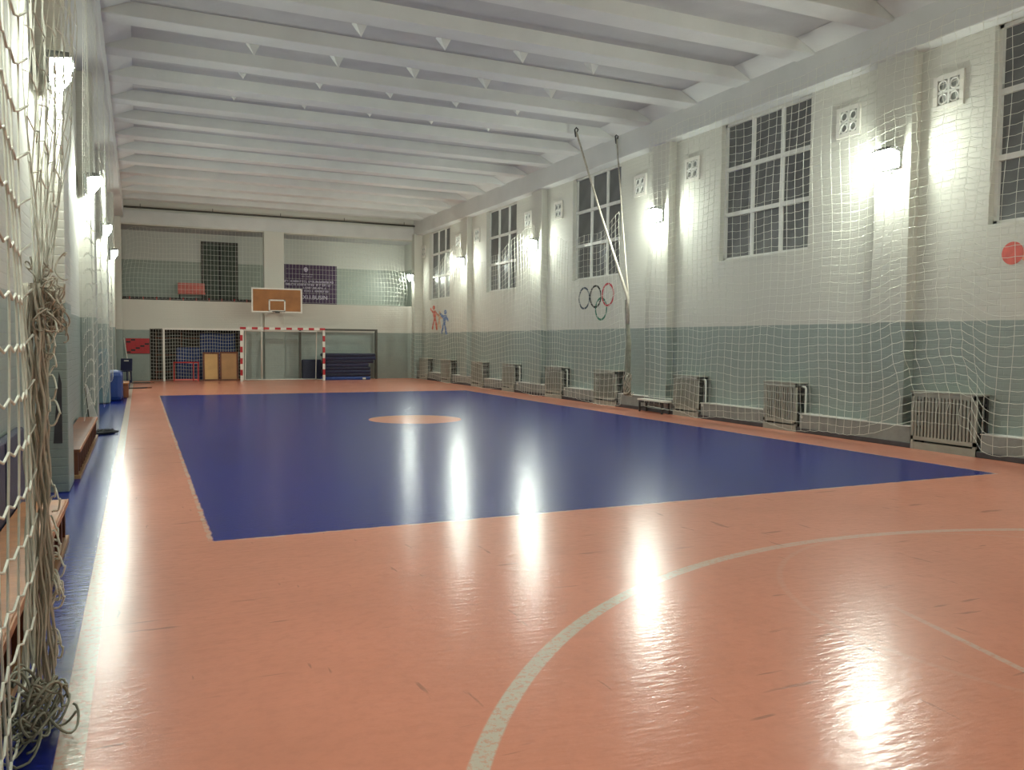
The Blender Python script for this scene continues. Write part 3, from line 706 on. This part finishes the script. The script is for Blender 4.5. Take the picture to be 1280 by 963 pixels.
o = slab('gym_mat', 'blue mat bundle on the floor behind the third left pilaster', 'mat', (-0.62, 23.2, 0.0), (0.45, 1.1, 0.75), (0, 0, 0), M_BVINYL, 'mats by the left wall')
t = thing('wooden_box', 'small brown wooden box by the side line near the blue mat bundle', 'box', (-0.42, 24.45, 0))
obj('body', MB().box((-0.14, -0.5, 0), (0.14, 0.5, 0.36)), M_BROWN, t, bevel=0.008); obj('lid', MB().box((-0.16, -0.52, 0.36), (0.16, 0.52, 0.40)), M_WOOD, t, bevel=0.008)
t = thing('dropped_racket', 'dark flat stick lying on the floor beyond the wooden box', 'stick', (-0.10, 28.2, 0))
obj('shaft', MB().bar((-0.25, 0, 0.02), (0.30, 0.25, 0.02), 0.10, 0.03), M_BLACK, t); obj('grip', MB().bar((0.30, 0.25, 0.02), (0.42, 0.30, 0.02), 0.12, 0.035), M_BROWN, t)
t = thing('dropped_racket', 'thin dark stick on the floor under the red board', 'stick', (0.16, 31.75, 0))
obj('shaft', MB().bar((-0.4, 0, 0.015), (0.18, 0.05, 0.015), 0.06, 0.03), M_BLACK, t); obj('grip', MB().bar((0.18, 0.05, 0.015), (0.3, 0.06, 0.015), 0.08, 0.032), M_BROWN, t)
t = thing('paint_panel', 'teal padding on the near side of the third left pilaster', 'paintwork', (-0.78, 21.88, 0))  # thin panel standing in for the pilaster's own teal dado paint
obj('paint_layer', MB().box((-0.12, -0.06, 0.02), (0.115, 0.0, 1.32)), M_TEAL, t, bevel=0.01); obj('seam', MB().box((-0.118, -0.063, 0.66), (0.112, -0.058, 0.675)), M_COVER, t)
# leaning board and fallen black tool beyond the second bench
t = thing('leaning_board', 'white pointed board leaning on the left wall beyond the second bench', 'board', (-0.70, 16.0-0.6, 0))
obj('blade', MB().prism([(-0.05, 0.0), (0.07, 0.0), (0.04, 0.25), (-0.10, 0.78), (-0.14, 0.80), (-0.09, 0.3)], 'y', -0.015, 0.015), M_WPAINT, t, bevel=0.004)
obj('edge_strip', MB().bar((-0.06, -0.02, 0.0), (-0.135, -0.02, 0.79), 0.025, 0.02), M_GPAINT, t)
t = thing('fallen_mop', 'black mop lying on the blue floor strip beyond the second bench', 'mop', (-0.52, 14.95, 0))
obj('handle', MB().tube([(-0.12, -0.3, 0.04), (0.18, 0.0, 0.03)], 0.022, 8), M_BLACK, t); hd = MB()
for q in range(9): hd.tube([(-0.14+0.02*q, -0.15, 0.03+0.01*(q % 3)), (-0.10+0.025*q, -0.02, 0.07-0.01*(q % 2)), (-0.12+0.03*q, 0.14, 0.025)], 0.02, 5)
obj('head', hd, M_BLACK, t, smooth=True)

# ------------------------------------------------------------------ gym benches by the left wall
def gym_bench(label, x_front, ya, yb, wdt, top, m1):
    t = thing('gym_bench', label, 'bench', (x_front-wdt/2, (ya+yb)/2, 0), 0, 'wooden gym benches along the left wall'); L_ = yb-ya
    obj('seat_plank', MB().box((-wdt/2, -L_/2, top-0.035), (wdt/2, L_/2, top)), m1, t, bevel=0.006)
    obj('seat_edge', MB().box((wdt/2, -L_/2, top-0.04), (wdt/2+0.012, L_/2, top+0.002)), M_WOOD, t, bevel=0.003)
    n = max(3, int(round(L_/0.30)))
    for q in range(n+1):
        y = -L_/2+0.04+(L_-0.08)*q/n
        obj('slat', MB().box((wdt/2-0.04, y-0.03, 0.045), (wdt/2-0.012, y+0.03, top-0.035)), M_WOOD_D, t)
    for y in (-L_/2+0.03, 0, L_/2-0.03): obj('leg', MB().box((-wdt/2+0.01, y-0.02, 0), (wdt/2-0.04, y+0.02, top-0.035)), M_WOOD_D, t)
    obj('floor_rail', MB().box((wdt/2-0.055, -L_/2-0.02, 0), (wdt/2+0.01, L_/2+0.02, 0.045)), M_PLY2, t, bevel=0.004)
    return t
gym_bench('near wooden gym bench behind the hanging net at lower left', -0.52, 3.2, 7.08, 0.30, 0.325, M_WOOD)
gym_bench('second wooden gym bench beyond the nearest left pilaster', -0.62, 10.2, 14.4, 0.25, 0.33, M_BROWN)
o = slab('gym_mat', 'dark blue mat leaning on the left wall behind the net at the left edge', 'mat', (-0.86, 6.4, 0.12), (0.06, 2.0, 0.86), (0, 0, 0), M_NAVY, 'mats by the left wall')
o.location.z = 0.0

# ------------------------------------------------------------------ nets
CELL = 0.18
def wave(y, z, a=0.05): return a*math.sin(y*1.35+0.4*math.sin(z*0.9))+0.6*a*math.sin(y*3.1+z*0.35+1.0)
# near net on the window wall, its lower hem caught on the nearest radiator cover
ny = int((15.55-3.2)/0.19); P = []
for j in range(ny+1):
    y = 3.2+(15.55-3.2)*j/ny; col_ = []
    onr = 1/(1+math.exp(-(y-7.55)*9))/(1+math.exp((y-8.95)*9))        # 1 in front of the cover
    top, bot = 6.12, 0.12+0.34*onr
    nv = 42
    for v in range(nv+1):
        f = v/nv; z = bot+(top-bot)*f
        x = 10.26+wave(y, z, 0.055)+0.02*(1-f)
        near = math.exp(-((z-0.7)/0.55)**2) if z > 0.7 else 1.0
        x = x+(10.565-x)*onr*near+0.012*onr*math.sin(y*11+z*5)
        z += 0.035*math.sin(y*2.2+v*0.6)*(1-f)+0.02*math.sin(y*5)
        col_.append((min(x, 10.58), y+0.03*math.sin(z*2.1+y)+0.02*onr*math.sin(v*1.9), z))
    P.append(col_)
o = obj('safety_net', net_mesh(P, 0.0038, 0.010), M_CORD); tag(o, 'white safety net hanging before the large middle window at right', 'net')
# far net on the window wall: hung lower, scalloped upper edge
ny = int((33.0-16.7)/CELL); P = []
for j in range(ny+1):
    y = 16.7+(33.0-16.7)*j/ny; col_ = []
    sc = abs(math.sin((y-15.6)/6.15*math.pi)); top = 5.05-0.85*sc; bot = 0.10+0.06*math.sin(y*1.7)
    nv = 27
    for v in range(nv+1):
        f = v/nv; z = bot+(top-bot)*f; x = 10.28+wave(y*0.9, z, 0.05)+0.03*(1-f)
        x = min(x, 10.57)
        lo = math.exp(-((y-16.7)/0.9)**2)*max(0, 1-abs(z-1.5)/1.6)
        col_.append((x, y-0.35*lo+0.03*math.sin(z*2.3+y), z+0.05*math.sin(y*4.2)*f))
    P.append(col_)
o = obj('safety_net', net_mesh(P, 0.0042, 0.012), M_CORD); tag(o, 'white safety net with scalloped upper edge along the far window-wall bays', 'net')
# gathered bundle on two cords
t = thing('gathered_net', 'net gathered into a grey bundle hung from two cords by the window wall', 'net', (10.30, 16.25, 0.28))
def loc_(p): return (p[0]-10.30, p[1]-16.25, p[2]-0.28)
for q, a in enumerate(((9.42, 17.26, 6.5), (10.52, 17.25, 6.46))):
    a = Vector(a); b = Vector((10.28+0.02*q, 16.27, 2.6)); c = Vector((10.28, 16.26, 2.0))
    obj('cord', MB().tube([loc_(a), loc_(a.lerp(b, 0.5)+Vector((0, 0, -0.06))), loc_(b), loc_(c)], [0.022, 0.026, 0.04, 0.05] if q == 0 else [0.016, 0.016, 0.02, 0.03], 7), M_CORD_D, t, smooth=True)
    obj('hook', MB().tube([loc_(a+Vector((0.02, 0, 0.0))), loc_(a+Vector((0.05, 0, 0.06))), loc_(a+Vector((0.0, 0, 0.10))), loc_(a+Vector((-0.04, 0, 0.05))), loc_(a+Vector((-0.01, 0, -0.12)))], 0.018, 6), M_IRON, t)
bun = MB()
for q in range(16):
    a = 2*math.pi*q/16; pts = []
    for s in range(12):
        f = s/11; z = 2.55-2.2*f; rr_ = 0.03+0.035*f+0.012*math.sin(s*1.7+q); tw_ = a+f*2.6
        bend = 0.10*max(0, (z-1.6)/1.0)
        pts.append(loc_((10.30+rr_*math.cos(tw_), 16.24+rr_*math.sin(tw_)+bend, z)))
    bun.tube(pts, 0.012, 4)
stuff(obj('bundle', bun, M_CORD_G, t, smooth=True))
kn = MB()
for q in range(10):
    pts = [loc_((10.27+0.10*math.cos(q*0.7+s*0.8)*(0.6+0.06*s), 16.18+0.08*math.sin(q*1.1+s*0.9), 0.88-0.06*s-0.02*q*math.cos(s))) for s in range(9)]
    kn.tube(pts, 0.011, 4)
stuff(obj('knot', kn, M_CORD_D, t, smooth=True))

# gallery nets
def gallery_net(x0, x1, label, side):
    nu_, nv_ = int((x1-x0)/0.13), 14; P = []
    for u in range(nu_+1):
        x = x0+(x1-x0)*u/nu_; c_ = []
        f = u/nu_ if side > 0 else 1-u/nu_
        top = 5.72-1.0*max(0, f-0.55)**1.0*0.6 if side > 0 else 5.72-0.9*max(0, f-0.75)
        for v in range(nv_+1):
            g_ = v/nv_; z = 3.06+(top-3.06)*g_
            near = max(0, f-0.6)/0.4
            y = 33.52+0.03*math.sin(x*3+z)-0.05*near*math.sin(g_*math.pi)
            zz = z+0.16*near*math.sin(u*0.45)*g_
            c_.append((x+side*0.10*near*math.sin(z*2.2), y, zz))
        P.append(c_)
    o = obj('gallery_net', net_mesh(P, 0.0046), M_CORD); tag(o, label, 'net', 'nets in the gallery openings')
gallery_net(-0.48, 4.35, 'white net across the left gallery opening in front of the green door', -1)
gallery_net(5.32, 10.2, 'white net across the right gallery opening in front of the purple banner', 1)

# left wall: long net between the pilasters
ny = int((21.3-10.15)/0.2); P = []
for j in range(ny+1):
    y = 10.15+(21.3-10.15)*j/ny; c_ = []
    bot = 0.45+1.1*abs(math.sin((y-9.6)/6.25*math.pi))**0.6*0.3
    for v in range(31):
        f = v/30; z = bot+(6.1-bot)*f
        c_.append((-0.515+0.02*math.sin(y*2.3+z*0.5)-0.03*(1-f), y+0.03*math.sin(z*3), z+0.10*math.sin(y*1.9)*(1-f)))
    P.append(c_)
o = obj('safety_net', net_mesh(P, 0.0022, 0.03), M_CORD); tag(o, 'fine white net along the left wall beyond the nearest pilaster', 'net')

# near left net: straight cords at the edge, the rest gathered in a knot and a hanging bundle
t = thing('gathered_net', 'thick corded net hanging close by at the left edge, gathered in a knot', 'net', (-0.40, 4.0, 0))
def lo2(p): return (p[0]+0.40, p[1]-4.0, p[2])
KZ = 1.72; c0 = Vector((-0.39, 4.02, KZ))
cols = []
ytop = [1.7+CELL*j for j in range(13)]
for j, y in enumerate(ytop):
    if y > 3.92: break
    c_ = []
    for v in range(34):
        z = 6.2-v*0.187
        if z < 0.06: z = 0.06-0.0
        x = -0.42+0.012*math.sin(y*5+z*2); yy = y+0.012*math.sin(z*3.1+j)
        if z < 0.9 and y > 3.2: yy += (0.9-z)*0.05*math.sin(j*2.0)
        c_.append((x, yy, max(z, 0.05)))
    cols.append(c_)
nst = MB()
for c_ in cols: nst.tube([lo2(p) for p in c_], 0.0048, 6)
for v in range(34):
    pts = []
    for j in range(len(cols)):
        p = cols[j][v]; pts.append(lo2(p))
        if j < len(cols)-1:
            q = cols[j+1][v]; pts.append(lo2(((p[0]+q[0])/2, (p[1]+q[1])/2, (p[2]+q[2])/2-0.025)))
    zl = cols[-1][v][2]
    pts.append(lo2((-0.40, 3.93, zl+0.04)))
    nst.tube(pts, 0.0052, 6)
obj('net_cords', nst, M_CORD, t, smooth=True)
# upper fan, running from the knot up to the rail
fan = []; NV = 24
for j in range(22):
    yt = 3.95+0.16*j; c_ = []
    for v in range(NV+1):
        f = v/NV; z = KZ+(6.2-KZ)*f; s = min(1.0, f/0.42)**0.75
        c_.append((-0.39-0.03*s+0.015*math.sin(j*1.3+v), c0.y+(yt-c0.y)*s+0.012*math.sin(v*1.1+j), z+0.03*math.sin(j*2.1)*(1-f)))
    fan.append(c_)
fs = MB()
for c_ in fan: fs.tube([lo2(p) for p in c_], 0.0034, 5)
for v in range(3, NV+1):
    fs.tube([lo2(fan[j][v]) for j in range(22)], 0.0032, 5)
obj('net_fan', fs, M_CORD, t, smooth=True)
# knot: a tangle of looped cord
kt = MB()
for q in range(95):
    cx_, cy_, cz_ = -0.352+rng.gauss(0, 0.03), 4.06+rng.gauss(0, 0.06), 1.64+abs(rng.gauss(0, 0.10))
    pts = []; ph = rng.uniform(0, 6.28); r1_, r2_, r3_ = rng.uniform(0.01, 0.026), rng.uniform(0.015, 0.04), rng.uniform(0.015, 0.045)
    for s in [w_*0.5 for w_ in range(20)]:
        a = ph+s*0.75; pts.append(lo2((cx_+r1_*math.cos(a), cy_+r2_*math.sin(a*1.2+q), cz_+r3_*math.sin(a*0.8+q*2)-0.008*s)))
    kt.tube(pts, 0.0036, 5)
stuff(obj('knot', kt, M_CORD_D, t, smooth=True))
bd = MB()
for q in range(26):
    a = 2.4*q; r_ = 0.012+0.034*math.sqrt(q/26); pts = []
    for s in range(26):
        f = s/25; z = 1.78-1.70*f; fl = 1+0.9*max(0, f-0.6)
        pts.append(lo2((-0.40+r_*math.cos(a+f*1.5)*fl+0.008*math.sin(s*1.3+q), 4.0+r_*math.sin(a+f*1.5)*fl*1.2+0.008*math.sin(s*1.7+2*q)-0.45*max(0, f-0.55)**1.4, z)))
    bd.tube(pts, rng.uniform(0.0042, 0.006), 5)
stuff(obj('bundle', bd, M_CORD_D, t, smooth=True))
lp = MB()
for q in range(26):
    z = 0.25+1.4*rng.random(); sx_ = rng.uniform(0.02, 0.05); ph = rng.uniform(-0.6, 0.6); dy = -0.45*max(0, (1.78-z)/1.7-0.55)**1.4
    lp.tube([lo2((-0.36+sx_*math.sin(math.pi*s/7)+0.01*math.cos(q), 4.0+dy+0.02*math.sin(q)+0.02*math.cos(s+ph), z-0.12*s/7+0.012*math.sin(s*2+q))) for s in [w_*0.5 for w_ in range(15)]], 0.0042, 5)
stuff(obj('loose_loops', lp, M_CORD, t, smooth=True))
hp_ = MB()
for q in range(30):
    cx_, cy_, cz_ = -0.40+rng.gauss(0, 0.045), 3.56+rng.gauss(0, 0.13), 0.03+abs(rng.gauss(0, 0.09))
    pts = []; ph = rng.uniform(0, 6.28); r1_ = rng.uniform(0.03, 0.07)
    for s in [0.45*w_ for w_ in range(22)]:
        a = ph+s*0.7; pts.append(lo2((max(-0.485, cx_+r1_*math.cos(a)), cy_+1.3*r1_*math.sin(a*1.1), max(0.006, cz_+0.04*math.sin(a*1.7+q)))))
    hp_.tube(pts, 0.0052, 5)
stuff(obj('floor_heap', hp_, M_CORD_G, t, smooth=True))
